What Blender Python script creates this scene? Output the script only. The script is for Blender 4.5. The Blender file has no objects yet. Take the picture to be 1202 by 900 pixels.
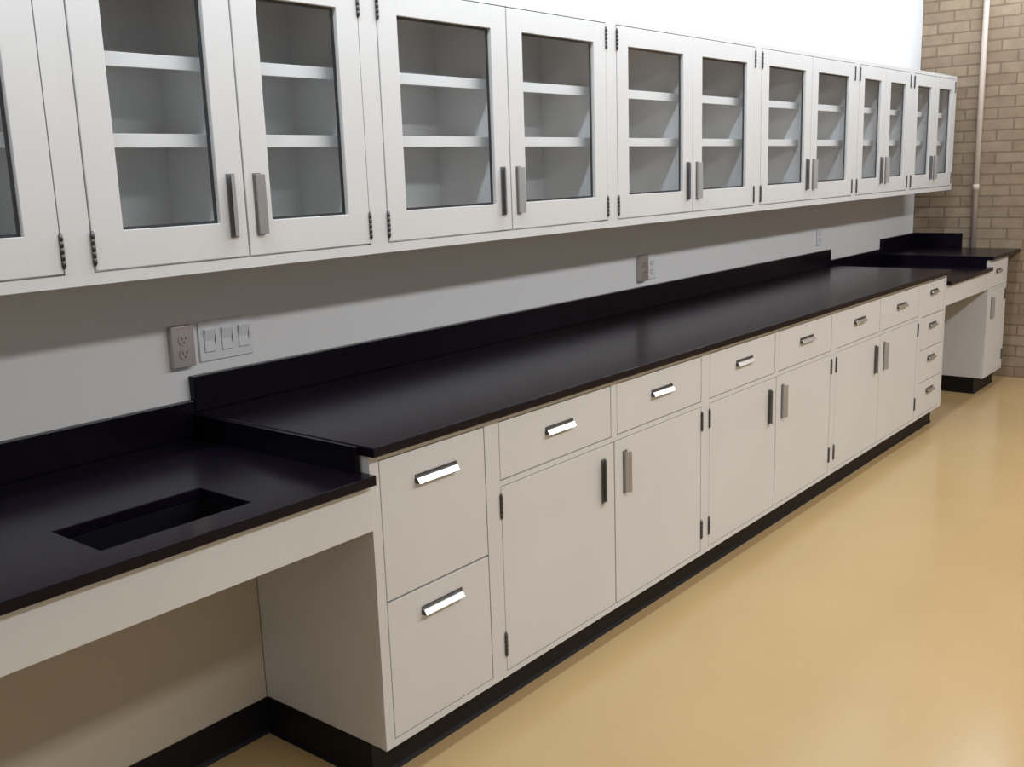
import bpy, bmesh, math, random
from mathutils import Vector, Matrix
random.seed(4)
S = bpy.context.scene
COL = S.collection
I = 0.0254

# ------------------------------------------------------------------ materials
def principled(name, col, rough=0.5, metal=0.0, spec=0.5, bump=None, vary=None):
    m = bpy.data.materials.new(name); m.use_nodes = True
    nt = m.node_tree; b = nt.nodes['Principled BSDF']
    b.inputs['Base Color'].default_value = (*col, 1)
    b.inputs['Roughness'].default_value = rough
    b.inputs['Metallic'].default_value = metal
    b.inputs['Specular IOR Level'].default_value = spec
    tc = nt.nodes.new('ShaderNodeTexCoord')
    if vary:
        sc, amt = vary
        n = nt.nodes.new('ShaderNodeTexNoise'); n.inputs['Scale'].default_value = sc
        n.inputs['Detail'].default_value = 4
        nt.links.new(tc.outputs['Object'], n.inputs['Vector'])
        r = nt.nodes.new('ShaderNodeValToRGB')
        r.color_ramp.elements[0].position = 0.3; r.color_ramp.elements[1].position = 0.7
        r.color_ramp.elements[0].color = (*[c * (1 - amt) for c in col], 1)
        r.color_ramp.elements[1].color = (*[min(1, c * (1 + amt)) for c in col], 1)
        nt.links.new(n.outputs['Fac'], r.inputs['Fac'])
        nt.links.new(r.outputs['Color'], b.inputs['Base Color'])
    if bump:
        sc, st = bump
        n = nt.nodes.new('ShaderNodeTexNoise'); n.inputs['Scale'].default_value = sc
        nt.links.new(tc.outputs['Object'], n.inputs['Vector'])
        bp = nt.nodes.new('ShaderNodeBump'); bp.inputs['Strength'].default_value = st
        bp.inputs['Distance'].default_value = 0.002
        nt.links.new(n.outputs['Fac'], bp.inputs['Height'])
        nt.links.new(bp.outputs['Normal'], b.inputs['Normal'])
    return m

M_PAINT = principled('painted_steel', (0.65, 0.64, 0.615), 0.42, 0, 0.4, vary=(3, 0.02))
M_LINER = principled('pale_cabinet_liner', (0.88, 0.88, 0.88), 0.6, 0, 0.3, vary=(4, 0.06))
M_SHELF = principled('shelf_paint', (0.84, 0.84, 0.83), 0.45, 0, 0.4)
M_EPOXY = principled('black_epoxy_resin', (0.0052, 0.0034, 0.0075), 0.22, 0, 0.17, bump=(60, 0.05), vary=(8, 0.15))
M_SINK = principled('sink_epoxy', (0.004, 0.004, 0.006), 0.5, 0, 0.2)
M_VINYL = principled('black_cove_vinyl', (0.006, 0.005, 0.006), 0.5, 0, 0.25)
M_WALL = principled('white_wall_paint', (0.76, 0.76, 0.75), 0.75, 0, 0.2, bump=(90, 0.08))
M_PANEL = principled('knee_panel_paint', (0.54, 0.47, 0.365), 0.55, 0, 0.3, vary=(2, 0.04))
M_CEIL = principled('ceiling_paint', (0.78, 0.78, 0.76), 0.85, 0, 0.2)
M_ALU = principled('brushed_aluminium', (0.86, 0.86, 0.86), 0.30, 1.0)
M_ALU_DARKREFL = principled('aluminium_dark_reflection', (0.46, 0.45, 0.44), 0.5, 0.85)  # door handles: pull metal darkened, dim room reflection put into the colour
M_DARKMETAL = principled('dark_pull_back', (0.09, 0.085, 0.08), 0.4, 0.6)
M_HANDLEBACK = principled('door_handle_back', (0.17, 0.16, 0.15), 0.5, 0.4)
M_GASKET = principled('dark_gasket', (0.045, 0.045, 0.048), 0.6, 0, 0.2)
M_HINGE = principled('dark_hinge_steel', (0.085, 0.08, 0.075), 0.4, 0.5)
M_PLATE = principled('white_plate_plastic', (0.72, 0.73, 0.74), 0.35, 0, 0.5)
M_STEELPLATE = principled('steel_plate', (0.50, 0.46, 0.44), 0.38, 0.7)
M_SLOT = principled('dark_slot', (0.05, 0.045, 0.045), 0.6)
M_PIPE = principled('pipe_paint', (0.56, 0.46, 0.38), 0.45, 0, 0.4, vary=(12, 0.05))
M_CHROME = principled('drain_metal', (0.25, 0.25, 0.26), 0.3, 1.0)

def glass_mat():
    m = bpy.data.materials.new('cabinet_glass'); m.use_nodes = True
    nt = m.node_tree; nt.nodes.clear()
    o = nt.nodes.new('ShaderNodeOutputMaterial')
    t = nt.nodes.new('ShaderNodeBsdfTransparent'); t.inputs['Color'].default_value = (0.97, 0.975, 0.975, 1)
    g = nt.nodes.new('ShaderNodeBsdfGlossy'); g.inputs['Roughness'].default_value = 0.06
    f = nt.nodes.new('ShaderNodeFresnel'); f.inputs['IOR'].default_value = 1.45
    x = nt.nodes.new('ShaderNodeMixShader')
    # a thin sheet: only the side turned to the viewer mirrors, so no false total reflection inside the sheet
    ge = nt.nodes.new('ShaderNodeNewGeometry'); mu = nt.nodes.new('ShaderNodeMath'); mu.operation = 'MULTIPLY'
    iv = nt.nodes.new('ShaderNodeMath'); iv.operation = 'SUBTRACT'; iv.inputs[0].default_value = 1.0
    nt.links.new(ge.outputs['Backfacing'], iv.inputs[1])
    nt.links.new(f.outputs[0], mu.inputs[0]); nt.links.new(iv.outputs[0], mu.inputs[1])
    nt.links.new(mu.outputs[0], x.inputs[0]); nt.links.new(t.outputs[0], x.inputs[1])
    nt.links.new(g.outputs[0], x.inputs[2]); nt.links.new(x.outputs[0], o.inputs['Surface'])
    return m
M_GLASS = glass_mat()

def floor_mat():
    m = principled('tan_floor', (0.5, 0.36, 0.18), 0.19, 0, 0.42)
    nt = m.node_tree; b = nt.nodes['Principled BSDF']
    tc = nt.nodes.new('ShaderNodeTexCoord')
    n1 = nt.nodes.new('ShaderNodeTexNoise'); n1.inputs['Scale'].default_value = 1.6; n1.inputs['Detail'].default_value = 5
    n2 = nt.nodes.new('ShaderNodeTexNoise'); n2.inputs['Scale'].default_value = 45; n2.inputs['Detail'].default_value = 3
    mx = nt.nodes.new('ShaderNodeMath'); mx.operation = 'MULTIPLY_ADD'; mx.inputs[1].default_value = 0.19
    nt.links.new(tc.outputs['Object'], n1.inputs['Vector']); nt.links.new(tc.outputs['Object'], n2.inputs['Vector'])
    nt.links.new(n2.outputs['Fac'], mx.inputs[0]); nt.links.new(n1.outputs['Fac'], mx.inputs[2])
    r = nt.nodes.new('ShaderNodeValToRGB')
    r.color_ramp.elements[0].position = 0.4; r.color_ramp.elements[1].position = 0.95
    r.color_ramp.elements[0].color = (0.485, 0.33, 0.153, 1)
    r.color_ramp.elements[1].color = (0.53, 0.365, 0.174, 1)
    nt.links.new(mx.outputs[0], r.inputs['Fac']); nt.links.new(r.outputs['Color'], b.inputs['Base Color'])
    return m
M_FLOOR = floor_mat()

def brick_mat():
    m = principled('tan_brick', (0.3, 0.22, 0.15), 0.85, 0, 0.2)
    nt = m.node_tree; b = nt.nodes['Principled BSDF']
    tc = nt.nodes.new('ShaderNodeTexCoord'); sp = nt.nodes.new('ShaderNodeSeparateXYZ'); cb = nt.nodes.new('ShaderNodeCombineXYZ')
    nt.links.new(tc.outputs['Object'], sp.inputs[0])
    nt.links.new(sp.outputs['Y'], cb.inputs['X']); nt.links.new(sp.outputs['Z'], cb.inputs['Y'])
    br = nt.nodes.new('ShaderNodeTexBrick')
    br.inputs['Scale'].default_value = 1.0
    br.inputs['Brick Width'].default_value = 0.215; br.inputs['Row Height'].default_value = 0.075
    br.inputs['Mortar Size'].default_value = 0.007; br.inputs['Mortar Smooth'].default_value = 0.2
    br.inputs['Color1'].default_value = (0.34, 0.26, 0.177, 1)
    br.inputs['Color2'].default_value = (0.28, 0.207, 0.138, 1)
    br.inputs['Mortar'].default_value = (0.22, 0.16, 0.11, 1)
    nt.links.new(cb.outputs[0], br.inputs['Vector'])
    n = nt.nodes.new('ShaderNodeTexNoise'); n.inputs['Scale'].default_value = 14
    nt.links.new(tc.outputs['Object'], n.inputs['Vector'])
    mix = nt.nodes.new('ShaderNodeMix'); mix.data_type = 'RGBA'; mix.blend_type = 'OVERLAY'
    mix.inputs[0].default_value = 0.25
    nt.links.new(br.outputs['Color'], mix.inputs[6]); nt.links.new(n.outputs['Fac'], mix.inputs[7])
    nt.links.new(mix.outputs[2], b.inputs['Base Color'])
    bp = nt.nodes.new('ShaderNodeBump'); bp.inputs['Strength'].default_value = 0.5; bp.inputs['Distance'].default_value = 0.006
    bp.invert = True
    nt.links.new(br.outputs['Fac'], bp.inputs['Height']); nt.links.new(bp.outputs['Normal'], b.inputs['Normal'])
    return m
M_BRICK = brick_mat()

# ------------------------------------------------------------------ geometry helpers
class MB:
    """collects boxes and tubes into one mesh"""
    def __init__(self): self.bm = bmesh.new()
    def box(self, x0, x1, y0, y1, z0, z1, bev=0.0):
        t = bmesh.new()
        bmesh.ops.create_cube(t, size=1.0)
        for v in t.verts:
            v.co = Vector((x0 + (v.co.x + .5) * (x1 - x0), y0 + (v.co.y + .5) * (y1 - y0), z0 + (v.co.z + .5) * (z1 - z0)))
        if bev > 0:
            bmesh.ops.bevel(t, geom=list(t.edges), offset=bev, segments=2, affect='EDGES', profile=0.5)
        self._merge(t); return self
    def prism(self, pts, axis, a, b, bev=0.0):
        """polygon (two coords) swept along axis from a to b"""
        t = bmesh.new()
        def mk(p, s):
            return {'x': (s, p[0], p[1]), 'y': (p[0], s, p[1]), 'z': (p[0], p[1], s)}[axis]
        va = [t.verts.new(mk(p, a)) for p in pts]; vb = [t.verts.new(mk(p, b)) for p in pts]
        t.faces.new(va); t.faces.new(vb[::-1])
        n = len(pts)
        for i in range(n):
            t.faces.new((va[i], vb[i], vb[(i + 1) % n], va[(i + 1) % n]))
        bmesh.ops.recalc_face_normals(t, faces=t.faces)
        if bev: bmesh.ops.bevel(t, geom=list(t.edges), offset=bev, segments=2, affect='EDGES', profile=0.5)
        self._merge(t); return self
    def cyl(self, p0, p1, r, seg=20, r2=None):
        t = bmesh.new(); p0 = Vector(p0); p1 = Vector(p1); d = p1 - p0
        bmesh.ops.create_cone(t, cap_ends=True, segments=seg, radius1=r, radius2=r if r2 is None else r2, depth=d.length)
        q = Vector((0, 0, 1)).rotation_difference(d.normalized()).to_matrix().to_4x4()
        bmesh.ops.transform(t, matrix=Matrix.Translation((p0 + p1) / 2) @ q, verts=t.verts)
        for f in t.faces:
            f.smooth = len(f.verts) == 4
        self._merge(t); return self
    def _merge(self, t):
        me = bpy.data.meshes.new('t'); t.to_mesh(me); t.free()
        self.bm.from_mesh(me); bpy.data.meshes.remove(me)
    def build(self, name, mat, parent=None, loc=None):
        me = bpy.data.meshes.new(name); self.bm.to_mesh(me); self.bm.free()
        me.materials.append(mat)
        o = bpy.data.objects.new(name, me); COL.objects.link(o)
        if loc: o.location = loc
        if parent: o.parent = parent
        return o

def tag(o, label=None, cat=None, group=None, kind=None):
    if label: o['label'] = label
    if cat: o['category'] = cat
    if group: o['group'] = group
    if kind: o['kind'] = kind
    return o

def empty(name, loc, label, cat, group=None):
    o = bpy.data.objects.new(name, None); COL.objects.link(o)
    o.location = loc; o.empty_display_size = 0.1
    return tag(o, label, cat, group)

def copy_tree(o, parent=None, kids=None):
    if kids is None:
        kids = {}
        for x in COL.objects:
            if x.parent: kids.setdefault(x.parent.name, []).append(x)
    c = o.copy(); COL.objects.link(c)
    if parent: c.parent = parent
    for ch in kids.get(o.name, []): copy_tree(ch, c, kids)
    return c

# ------------------------------------------------------------------ dimensions (metres)
F = -0.716            # front plane of the base cabinets
D = -0.741            # worktop front edge
K = -0.228            # panel at the back of the knee spaces
TOE = 0.106
CT = 0.889            # cabinet top
T = 0.914             # standing worktop surface
LOW = 0.8465          # sitting worktop surface
XB, XC, XD, XW = 180 * I, 216 * I, 234 * I, 6.17
UF = -0.320           # front plane of the wall cabinets
ZB, ZT = 1.330, 2.088
SHELF_Z = (1.646, 1.828)        # shelves of the wall cabinets
CEIL = 3.0

# ------------------------------------------------------------------ room
def struct(mb, name, mat): return tag(mb.build(name, mat), kind='structure')
struct(MB().box(-4.5, XW + .15, -7.0, 0.15, -0.10, 0.0), 'floor', M_FLOOR)
struct(MB().box(-4.5, XW, 0.0, 0.15, 0.0, CEIL), 'wall_back', M_WALL)
struct(MB().box(XW, XW + .15, -7.0, 0.15, 0.0, CEIL), 'wall_right', M_BRICK)
struct(MB().box(-4.5, XW + .15, -7.0, 0.15, CEIL, CEIL + .1), 'ceiling', M_CEIL)

# ------------------------------------------------------------------ pulls and hinges
def pull_bm(L, vertical, flip=1):
    """offset pull: a dark backing strip and a bright lip; returns two MBs in local coords, face at y=0"""
    back, lip = MB(), MB()
    h = L / 2
    # profile in (out, across): a hood that leaves the face at the top and slopes out and down
    prof = [(0.0, 0.0082), (-0.010, 0.0078), (-0.0220, -0.0105), (-0.0202, -0.0112), (-0.0090, 0.0055), (0.0, 0.0058)]
    if not vertical:
        prof = [(0.0, 0.0082), (-0.009, 0.0078), (-0.0180, -0.0058), (-0.0164, -0.0066), (-0.0080, 0.0058), (0.0, 0.0060)]
        lip.prism(prof, 'x', -h, h, 0.0006)
        back.box(-h, h + .004, -0.003, 0.0, -0.008, 0.016, 0.001)
        back.prism([(0.0, 0.0075), (-0.0088, 0.0072), (-0.0172, -0.0060), (0.0, -0.0060)], 'x', h - .003, h + .001)
        back.prism([(0.0, 0.0075), (-0.0088, 0.0072), (-0.0172, -0.0060), (0.0, -0.0060)], 'x', -h - .001, -h + .003)
    else:
        p2 = [(flip * a, o) for o, a in prof]
        lip.prism(p2, 'z', -h, h, 0.0006)
        s = sorted((flip * -0.012, flip * 0.013))
        back.box(s[0], s[1], -0.003, 0.0, -h - .003, h + .003, 0.001)
    return back, lip

def add_pull(parent, name, x, y, z, L, vertical=False, flip=1):
    back, lip = pull_bm(L, vertical, flip)
    # one handle object with two materials (backing + lip)
    me1 = bpy.data.meshes.new('a'); lip.bm.to_mesh(me1); lip.bm.free()
    n = len(me1.polygons)
    lipcount = n
    bm = bmesh.new(); bm.from_mesh(me1)
    me2 = bpy.data.meshes.new('b'); back.bm.to_mesh(me2); back.bm.free()
    bm.from_mesh(me2); bm.faces.ensure_lookup_table()
    for i, f in enumerate(bm.faces): f.material_index = 0 if i < lipcount else 1
    me = bpy.data.meshes.new(name); bm.to_mesh(me); bm.free()
    bpy.data.meshes.remove(me1); bpy.data.meshes.remove(me2)
    me.materials.append(M_ALU_DARKREFL if vertical else M_ALU); me.materials.append(M_HANDLEBACK if vertical else M_DARKMETAL)
    o = bpy.data.objects.new(name, me); COL.objects.link(o)
    o.location = (x, y, z); o.parent = parent
    if not vertical: tag(o, label='bright metal pull with a dark backing')
    return o

def add_hinge(parent, x, y, z, L=0.066):
    m = MB()
    for i in range(5):
        a = z - L / 2 + i * L / 5
        m.cyl((x, y - .003, a + .0006), (x, y - .003, a + L / 5 - .0006), 0.0048, 12)
    m.cyl((x, y - .003, z - L / 2 - .004), (x, y - .003, z + L / 2 + .004), 0.0028, 10)
    return tag(m.build('hinge', M_HINGE, parent), label='dark barrel hinge')

# ------------------------------------------------------------------ base cabinets
FS = 0.030            # face-frame stile
GAP = 0.0028
def base_body(root, w, openings, side=None):
    """carcass with a face frame; the openings are (x0,x1,z0,z1)"""
    m = MB()
    d = -F + K         # body depth
    m.box(0.0, w, 0.019, d, TOE, CT - .001, 0.0015)
    # frame: everything on the front plane that is not an opening
    xs = sorted({0.0, w} | {o[0] for o in openings} | {o[1] for o in openings})
    zs = sorted({TOE, CT - .001} | {o[2] for o in openings} | {o[3] for o in openings})
    for i in range(len(xs) - 1):
        run = None
        for j in range(len(zs) - 1):
            cx, cz = (xs[i] + xs[i + 1]) / 2, (zs[j] + zs[j + 1]) / 2
            inside = any(o[0] < cx < o[1] and o[2] < cz < o[3] for o in openings)
            if not inside:
                if run is None: run = [zs[j], zs[j + 1]]
                else: run[1] = zs[j + 1]
            if inside or j == len(zs) - 2:
                if run: m.box(xs[i], xs[i + 1], 0.0, 0.02, run[0], run[1])
                run = None
    return m.build('body', M_PAINT, root)

def toe_kick(root, w, ext0=0.0, ext1=0.0):
    m = MB()
    m.box(0.0 - ext0, w + ext1, 0.055, 0.075, 0.0, TOE)
    m.prism([(0.055, 0.0), (0.047, 0.0), (0.0535, 0.010), (0.055, 0.014)], 'x', 0.0 - ext0, w + ext1)
    return tag(m.build('toe_kick', M_VINYL, root), label='black toe kick')

def front_panel(root, name, o):
    m = MB(); g = GAP
    m.box(o[0] + g, o[1] - g, 0.0, 0.0185, o[2] + g, o[3] - g, 0.0018)
    return m.build(name, M_PAINT, root)

def drawer(root, o, pz, L=0.135):
    d = front_panel(root, 'drawer', o)
    add_pull(d, 'pull', (o[0] + o[1]) / 2, 0.0, pz, L)
    return d

def door(root, o, hinge_left, hz=(0.627, 0.209)):
    d = front_panel(root, 'door', o)
    hx = o[0] - .001 if hinge_left else o[1] + .001
    for z in hz: add_hinge(d, hx, 0.0, z)
    px = (o[1] - 0.066) if hinge_left else (o[0] + 0.062)
    add_pull(d, 'handle', px, 0.0, 0.567, 0.14, True, 1 if hinge_left else -1)
    return d

def base_root(x, label, group=None):
    return empty('base_cabinet', (x, F, 0), label, 'cabinet', group)

W18, W48 = 18 * I, 48 * I
# two-drawer file unit at the near end
r = base_root(0.0, 'narrow white base cabinet with two deep drawers beside the sink knee space')
ops = [(FS, W18 - FS, 0.125, 0.491), (FS, W18 - FS, 0.509, 0.872)]
base_body(r, W18, [(FS, W18 - FS, 0.125, 0.872)])
drawer(r, (FS, W18 - FS, 0.125, 0.500), 0.432, 0.152)
drawer(r, (FS, W18 - FS, 0.500, 0.872), 0.789, 0.152)
toe_kick(r, W18)
m = MB(); m.box(-0.004, 0.0, 0.055, -F + K - .014, 0.0, TOE - .001)
m.prism([(-0.004, 0.0), (-0.012, 0.0), (-0.0055, 0.010), (-0.004, 0.014)], 'y', 0.050, -F + K - .014)
tag(m.build('base_strip', M_VINYL, r), label='black vinyl base strip on the side')

# 48 inch units: two drawers over two doors
B = base_root(W18, 'white two-door base cabinet next to the deep drawer unit, bright drawer pulls', 'two-door base cabinets under the long worktop')
mid = W48 / 2
dl, dr = (FS, mid - .016, 0.700, 0.872), (mid + .016, W48 - FS, 0.700, 0.872)
ol, orr = (FS, mid, 0.122, 0.684), (mid, W48 - FS, 0.122, 0.684)
base_body(B, W48, [dl, dr, (FS, W48 - FS, 0.122, 0.684)])
drawer(B, dl, 0.794); drawer(B, dr, 0.794)
door(B, ol, True); door(B, orr, False)
toe_kick(B, W48)
for i, lab in ((1, 'white two-door base cabinet in the middle of the long run'),
               (2, 'white two-door base cabinet farthest along the run, touching the four-drawer unit')):
    c = copy_tree(B); c.location.x = W18 + i * W48; c['label'] = lab

# four-drawer unit at the far end of the run
r = base_root(W18 + 3 * W48, 'narrow white base cabinet with four drawers at far end of long worktop')
base_body(r, W18, [(FS, W18 - FS, 0.122, 0.872)])
for k in range(4):
    z0 = 0.122 + k * 0.1875
    drawer(r, (FS, W18 - FS, z0, z0 + 0.1875), z0 + 0.125, 0.12)
toe_kick(r, W18)

# end cabinet by the brick wall: drawer over door
r = base_root(XC, 'white base cabinet standing alone past the far knee space by the brick wall')
base_body(r, W18, [(FS, W18 - FS, 0.700, 0.872), (FS, W18 - FS, 0.122, 0.684)])
drawer(r, (FS, W18 - FS, 0.700, 0.872), 0.80, 0.12)
o = (FS, W18 - FS, 0.122, 0.684)
d = front_panel(r, 'door', o)
add_pull(d, 'handle', o[0] + .07, 0.0, 0.567, 0.14, True, -1)
for z in (0.627, 0.209): add_hinge(d, o[1] + .001, 0.0, z)
toe_kick(r, W18)
m = MB(); m.box(-0.004, 0.0, 0.055, -F + K - .014, 0.0, TOE - .001)
m.prism([(-0.004, 0.0), (-0.012, 0.0), (-0.0055, 0.010), (-0.004, 0.014)], 'y', 0.050, -F + K - .014)
tag(m.build('base_strip', M_VINYL, r), label='black vinyl base strip on the side')

# panels that close the service gap at the back of the knee spaces
XL = -1.25
r = empty('knee_space_panel', (0, K, 0), 'beige panel closing the back of the knee space under the sink', 'panel')
MB().box(XL, -0.0005, 0.0, 0.018, 0.0, 0.80, 0.001).build('panel', M_PANEL, r)
m = MB(); m.box(XL, -0.0005, -0.004, 0.0, 0.0, TOE - .001)
m.prism([(-0.004, 0.0), (-0.012, 0.0), (-0.0055, 0.010), (-0.004, 0.014)], 'x', XL, -0.0005)
tag(m.build('base_strip', M_VINYL, r), label='black vinyl base strip')
r = empty('knee_space_panel', (XB, K, 0), 'panel at the back of the far knee space', 'panel')
MB().box(0.002, XC - XB - .006, 0.0, 0.018, 0.0, 0.80, 0.001).build('panel', M_PANEL, r)
tag(MB().box(0.002, XC - XB - .014, -0.004, 0.0, 0.0, TOE).build('base_strip', M_VINYL, r), label='black vinyl base strip')

# aprons under the two low worktops
AZ0, AZ1 = 0.702, LOW - 0.026
tag(MB().box(XL, -0.001, F - .004, F + .016, AZ0, AZ1, 0.0015).build('apron_panel', M_PAINT),
    'long white apron panel under the front edge of the sink worktop', 'panel')
tag(MB().box(XB + .001, XC - .001, F - .004, F + .016, AZ0, AZ1, 0.0015).build('apron_panel', M_PAINT),
    'short white apron panel over the far knee space', 'panel')

# ------------------------------------------------------------------ worktops
SH = 0.102            # splash height
r = empty('worktop', (0, 0, CT), 'long black worktop at standing height over the base cabinets', 'worktop')
th = T - CT
MB().box(-0.006, XB + .004, D, -0.001, 0.0, th, 0.003).build('slab', M_EPOXY, r)
MB().box(-0.006, XB + .004, -0.021, -0.001, th + .0004, th + SH, 0.002).build('backsplash', M_EPOXY, r)

# low sink worktop with its cut-out
SX0, SX1, SY0, SY1 = -0.658, -0.300, -0.652, -0.458
r = empty('worktop', (0, 0, LOW - .025), 'lower black worktop with a sink cut-out in the left foreground', 'worktop')
bm = MB()
t = bmesh.new()
xs = [XL, SX0, SX1, -0.0015]; ys = [D, SY0, SY1, -0.001]
vt = {}
for k, z in enumerate((0.0, 0.025)):
    for i, x in enumerate(xs):
        for j, y in enumerate(ys): vt[i, j, k] = t.verts.new((x, y, z))
for i in range(3):
    for j in range(3):
        if i == 1 and j == 1: continue
        t.faces.new([vt[i, j, 1], vt[i + 1, j, 1], vt[i + 1, j + 1, 1], vt[i, j + 1, 1]])
        t.faces.new([vt[i, j, 0], vt[i, j + 1, 0], vt[i + 1, j + 1, 0], vt[i + 1, j, 0]])
for i in range(3):
    t.faces.new([vt[i, 0, 0], vt[i + 1, 0, 0], vt[i + 1, 0, 1], vt[i, 0, 1]])
    t.faces.new([vt[i, 3, 0], vt[i, 3, 1], vt[i + 1, 3, 1], vt[i + 1, 3, 0]])
for j in range(3):
    t.faces.new([vt[0, j, 0], vt[0, j, 1], vt[0, j + 1, 1], vt[0, j + 1, 0]])
    t.faces.new([vt[3, j, 0], vt[3, j + 1, 0], vt[3, j + 1, 1], vt[3, j, 1]])
for a, b in (((1, 1), (2, 1)), ((2, 1), (2, 2)), ((2, 2), (1, 2)), ((1, 2), (1, 1))):
    t.faces.new([vt[a[0], a[1], 0], vt[a[0], a[1], 1], vt[b[0], b[1], 1], vt[b[0], b[1], 0]])
bmesh.ops.recalc_face_normals(t, faces=t.faces)
bmesh.ops.bevel(t, geom=[e for e in t.edges if len(e.link_faces) == 2 and e.calc_face_angle() > 0.5], offset=0.002, segments=2, affect='EDGES', profile=0.5)
bm._merge(t)
bm.build('slab', M_EPOXY, r)
MB().box(XL, -0.008, -0.021, -0.001, 0.0254, 0.025 + SH, 0.002).build('backsplash', M_EPOXY, r)
MB().box(-0.019, -0.0075, -0.690, -0.0215, 0.0254, T - LOW + .023, 0.001).build('side_splash', M_EPOXY, r)

# sink
r = empty('sink', ((SX0 + SX1) / 2, (SY0 + SY1) / 2, LOW - .025), 'small rectangular black sink basin in the lower worktop', 'sink')
hx, hy, dp, wt = (SX1 - SX0) / 2, (SY1 - SY0) / 2, 0.095, 0.012
m = MB()
m.box(-hx - wt, -hx, -hy - wt, hy + wt, -dp, -0.001, 0.002); m.box(hx, hx + wt, -hy - wt, hy + wt, -dp, -0.001, 0.002)
m.box(-hx, hx, -hy - wt, -hy, -dp, -0.001); m.box(-hx, hx, hy, hy + wt, -dp, -0.001)
m.box(-hx, hx, -hy, hy, -dp, -dp + wt)
m.build('basin', M_SINK, r)
m = MB(); m.cyl((0.08, 0, -dp + wt), (0.08, 0, -dp + wt + .004), 0.04, 24); m.cyl((0.08, 0, -dp - .02), (0.08, 0, -dp), 0.022, 16)
m.build('drain', M_CHROME, r)

# low worktop over the far knee space
r = empty('worktop', (XB, 0, LOW - .025), 'lower black worktop over the far knee space', 'worktop')
w = XC - XB
MB().box(0.005, w - .001, D, -0.001, 0.0, 0.025, 0.003).build('slab', M_EPOXY, r)
MB().box(0.005, w - .008, -0.021, -0.001, 0.0254, 0.025 + SH, 0.002).build('backsplash', M_EPOXY, r)
MB().box(w - .019, w - .0075, -0.700, -0.0215, 0.0254, T - LOW + .023, 0.001).build('side_splash', M_EPOXY, r)

# worktop in the corner by the brick wall
r = empty('worktop', (XC, 0, CT), 'short black worktop in the corner against the brick wall', 'worktop')
MB().box(-0.006, XW - XC - .001, D, -0.001, 0.0, th, 0.003).build('slab', M_EPOXY, r)
MB().box(-0.006, XW - XC - .022, -0.021, -0.001, th + .0004, th + SH, 0.002).build('backsplash', M_EPOXY, r)
MB().box(XW - XC - .021, XW - XC - .001, -0.353, -0.001, th + .0004, th + SH, 0.002).build('side_splash', M_EPOXY, r)

# ------------------------------------------------------------------ wall cabinets
US, UR0, UR1 = 0.034, 0.027, 0.020     # face-frame stile, bottom rail, top rail
ST, RB, RT = 0.077, 0.086, 0.070       # door stile, bottom rail, top rail
UD = -UF
def wall_cabinet(x, w, label, group):
    h = ZT - ZB
    r = empty('wall_cabinet', (x, UF, ZB), label, 'cabinet', group)
    m = MB(); s = 0.018
    d = UD - .001
    m.box(0, s, 0.02, d, 0, h); m.box(w - s, w, 0.02, d, 0, h)
    m.box(s, w - s, 0.02, d, 0, s); m.box(s, w - s, 0.02, d, h - s, h)
    # face frame
    m.box(0, US, 0.0, 0.02, 0, h); m.box(w - US, w, 0.0, 0.02, 0, h)
    m.box(US, w - US, 0.0, 0.02, 0, UR0); m.box(US, w - US, 0.0, 0.02, h - UR1, h)
    m.build('body', M_PAINT, r)
    # grey lining: back and inner sides
    m = MB()
    m.box(s, w - s, d - .006, d - .001, s, h - s)
    m.box(s, s + .003, 0.021, d - .006, s, h - s); m.box(w - s - .003, w - s, 0.021, d - .006, s, h - s)
    tag(m.build('lining', M_LINER, r), label='pale inner lining')
    c = w / 2
    MB().box(c - .009, c + .009, 0.030, d - .006, s, h - s).build('partition', M_LINER, r)
    for x0, x1 in ((s + .004, c - .010), (c + .010, w - s - .004)):
        for z in SHELF_Z:
            sh = MB()
            sh.box(x0, x1, 0.063, d - .008, z - ZB + .010, z - ZB + .018)
            sh.box(x0, x1, 0.060, 0.065, z - ZB - .014, z - ZB + .018, 0.001)
            sh.build('shelf', M_SHELF, r)
    for hl in (True, False):
        x0, x1 = (US + .0035, c - .0025) if hl else (c + .0025, w - US - .0035)
        z0, z1 = UR0 + .0035, h - UR1 - .0035
        f = MB(); b = .0015
        f.box(x0, x0 + ST, -0.002, 0.018, z0, z1, b); f.box(x1 - ST, x1, -0.002, 0.018, z0, z1, b)
        f.box(x0 + ST - b, x1 - ST + b, -0.002, 0.018, z0, z0 + RB, b); f.box(x0 + ST - b, x1 - ST + b, -0.002, 0.018, z1 - RT, z1, b)
        dd = f.build('door', M_PAINT, r)
        g = MB().box(x0 + ST - .004, x1 - ST + .004, 0.006, 0.011, z0 + RB - .004, z1 - RT + .004).build('glass_pane', M_GLASS, dd)
        tag(g, label='clear glass pane')
        k = MB(); q = .0065
        gx0, gx1, gz0, gz1 = x0 + ST, x1 - ST, z0 + RB, z1 - RT
        k.box(gx0 - .001, gx0 + q, 0.0115, 0.0165, gz0, gz1); k.box(gx1 - q, gx1 + .001, 0.0115, 0.0165, gz0, gz1)
        k.box(gx0, gx1, 0.0115, 0.0165, gz0 - .001, gz0 + q); k.box(gx0, gx1, 0.0115, 0.0165, gz1 - q, gz1 + .001)
        tag(k.build('glazing_gasket', M_GASKET, dd), label='dark gasket around the glass')
        hx = x0 - .001 if hl else x1 + .001
        for z in (z0 + .050, z1 - .050): add_hinge(dd, hx, -0.001, z, 0.07)
        px = x1 - .040 if hl else x0 + .036
        add_pull(dd, 'handle', px, -0.002, 0.158, 0.15, True, 1 if hl else -1)
    return r

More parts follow.
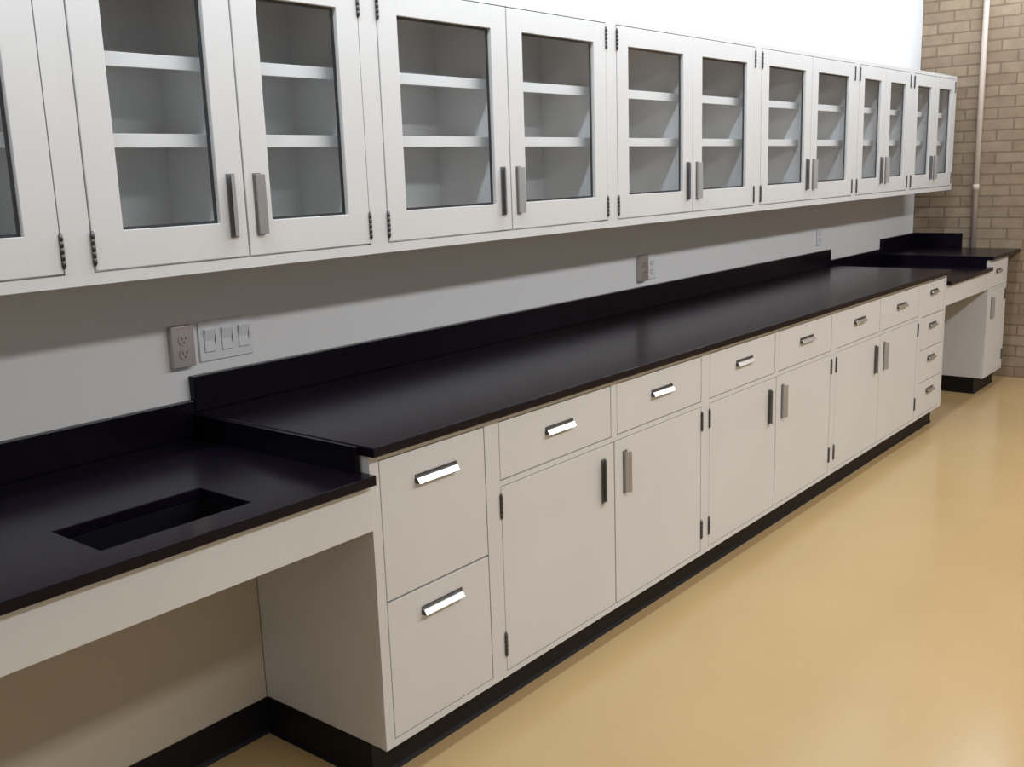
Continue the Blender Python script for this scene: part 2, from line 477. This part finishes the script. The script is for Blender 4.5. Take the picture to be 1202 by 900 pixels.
W36 = 36 * I
G48, G36 = 'wide glass-door wall cabinets', 'narrower glass-door wall cabinets'
a = wall_cabinet(18 * I, W48, 'wide white glass-door wall cabinet, third from the left', G48)
for xi, lab in ((-66, 'white glass-door wall cabinet cut off by the left edge of the photo'),
                (66, 'wide white glass-door wall cabinet, fourth from the left in the middle of the row'),
                (114, 'wide white glass-door wall cabinet, fifth from the left and third from the brick wall')):
    c = copy_tree(a); c.location.x = xi * I; c['label'] = lab
a = wall_cabinet(-18 * I, W36, 'nearest full white glass-door wall cabinet, above the outlets by the sink', G36)
for xi, lab in ((162, 'white glass-door wall cabinet second from the brick wall'),
                (198, 'white glass-door wall cabinet at the far end of the row by the brick wall')):
    c = copy_tree(a); c.location.x = xi * I; c['label'] = lab

# ------------------------------------------------------------------ outlets on the back wall
def outlet(x, z, label, mat, devices=1, w=0.070, group=None, depth=0.006):
    r = empty('outlet', (x, 0, z), label, 'outlet', group)
    W = w if devices == 1 else 0.070 + 0.046 * (devices - 1)
    MB().box(-W / 2, W / 2, -depth, -0.0005, -0.0575, 0.0575, 0.002).build('cover_plate', mat, r)
    for k in range(devices):
        cx = (k - (devices - 1) / 2) * 0.046
        for sz in (-0.020, 0.020):
            s = MB().cyl((cx, -depth - .0025, sz), (cx, -depth + .0005, sz), 0.0165, 20)
            sk = s.build('socket', mat, r)
            q = MB()
            q.box(cx - .0075, cx - .0050, -depth - .003, -depth - .0022, sz - .001, sz + .008)
            q.box(cx + .0050, cx + .0075, -depth - .003, -depth - .0022, sz, sz + .007)
            q.cyl((cx, -depth - .003, sz - .008), (cx, -depth - .0022, sz - .008), 0.0027, 10)
            tag(q.build('plug_slots', M_SLOT, sk), label='dark plug slots')
    return r
outlet(-0.024, 1.104, 'grey duplex outlet on the back wall just left of the white plate', M_STEELPLATE, depth=0.022)
def switch_plate(x, z, label):
    r = empty('switch_plate', (x, 0, z), label, 'switch')
    MB().box(-0.092, 0.092, -0.006, -0.0005, -0.0575, 0.0575, 0.002).build('cover_plate', M_PLATE, r)
    for k in (-1, 0, 1):
        s = MB()
        cx = k * 0.058
        s.prism([(-0.006, -0.034), (-0.0095, -0.030), (-0.0075, 0.0), (-0.0145, 0.031), (-0.006, 0.034)], 'x', cx - .017, cx + .017, 0.0008)
        s.build('rocker', M_PLATE, r)
switch_plate(0.128, 1.106, 'wide white wall plate with three rockers above the near end of backsplash')
outlet(2.385, 1.100, 'grey outlet on the back wall above the middle of the long backsplash', M_STEELPLATE, depth=0.022)
outlet(2.475, 1.100, 'white outlet plate right of the grey outlet above the long backsplash', M_PLATE)
outlet(4.420, 1.108, 'small white outlet plate near the far end of the long backsplash', M_PLATE)

# ------------------------------------------------------------------ pipe on the brick wall
r = empty('wall_pipe', (XW - .030, -0.431, T), 'pale painted pipe running up the brick wall from the corner worktop', 'pipe')
MB().cyl((0, 0, 0.0005), (0, 0, CEIL - T - .001), 0.019, 20).build('pipe', M_PIPE, r)
m = MB(); m.cyl((0, 0, 0.40), (0, 0, 0.445), 0.0225, 20); m.build('coupling', M_PIPE, r)

# ------------------------------------------------------------------ lights
def area(name, loc, sx, sy, power, col=(1, 1, 1), rot=(0, 0, 0), spread=180):
    l = bpy.data.lights.new(name, 'AREA'); l.shape = 'RECTANGLE'; l.size = sx; l.size_y = sy
    l.energy = power; l.color = col; l.spread = math.radians(spread)
    o = bpy.data.objects.new(name, l); COL.objects.link(o); o.location = loc; o.rotation_euler = rot
    return o
# two rows of ceiling fluorescents parallel to the casework, and a wall-washing row near the wall
area('ceiling_lamp_row', (2.7, -3.2, CEIL - .02), 6.6, 0.30, 172, (0.90, 0.928, 0.98))
area('wall_wash_lamp_row', (2.1, -0.85, CEIL - .10), 8.0, 0.12, 95, (0.77, 0.865, 1.0), (math.radians(50), 0, 0))
w = bpy.data.worlds.new('World'); S.world = w; w.use_nodes = True
bg = w.node_tree.nodes['Background']; bg.inputs[0].default_value = (0.96, 0.97, 1.0, 1); bg.inputs[1].default_value = 0.35

# ------------------------------------------------------------------ camera
yaw, pitch, roll, fpx = math.radians(39.2749), math.radians(-11.67), math.radians(-1.9011), 1197.655
f = Vector((math.cos(yaw) * math.cos(pitch), math.sin(yaw) * math.cos(pitch), math.sin(pitch)))
rt = f.cross(Vector((0, 0, 1))).normalized(); up = rt.cross(f)
c, s = math.cos(roll), math.sin(roll)
R, U = c * rt + s * up, -s * rt + c * up
cam = bpy.data.cameras.new('camera'); co = bpy.data.objects.new('camera', cam); COL.objects.link(co)
mw = Matrix((R, U, -f)).transposed().to_4x4(); mw.translation = (-1.6118, -2.4872, 1.546)
co.matrix_world = mw
cam.sensor_fit = 'HORIZONTAL'; cam.sensor_width = 36; cam.lens = fpx / 1202 * 36
cam.clip_start = 0.02
S.camera = co

S.view_settings.view_transform = 'Standard'; S.view_settings.look = 'None'
S.view_settings.gamma = 1; S.view_settings.use_curve_mapping = False
S.view_settings.exposure = 0.0
S.cycles.max_bounces = 10; S.cycles.transparent_max_bounces = 16
S.cycles.sample_clamp_indirect = 6
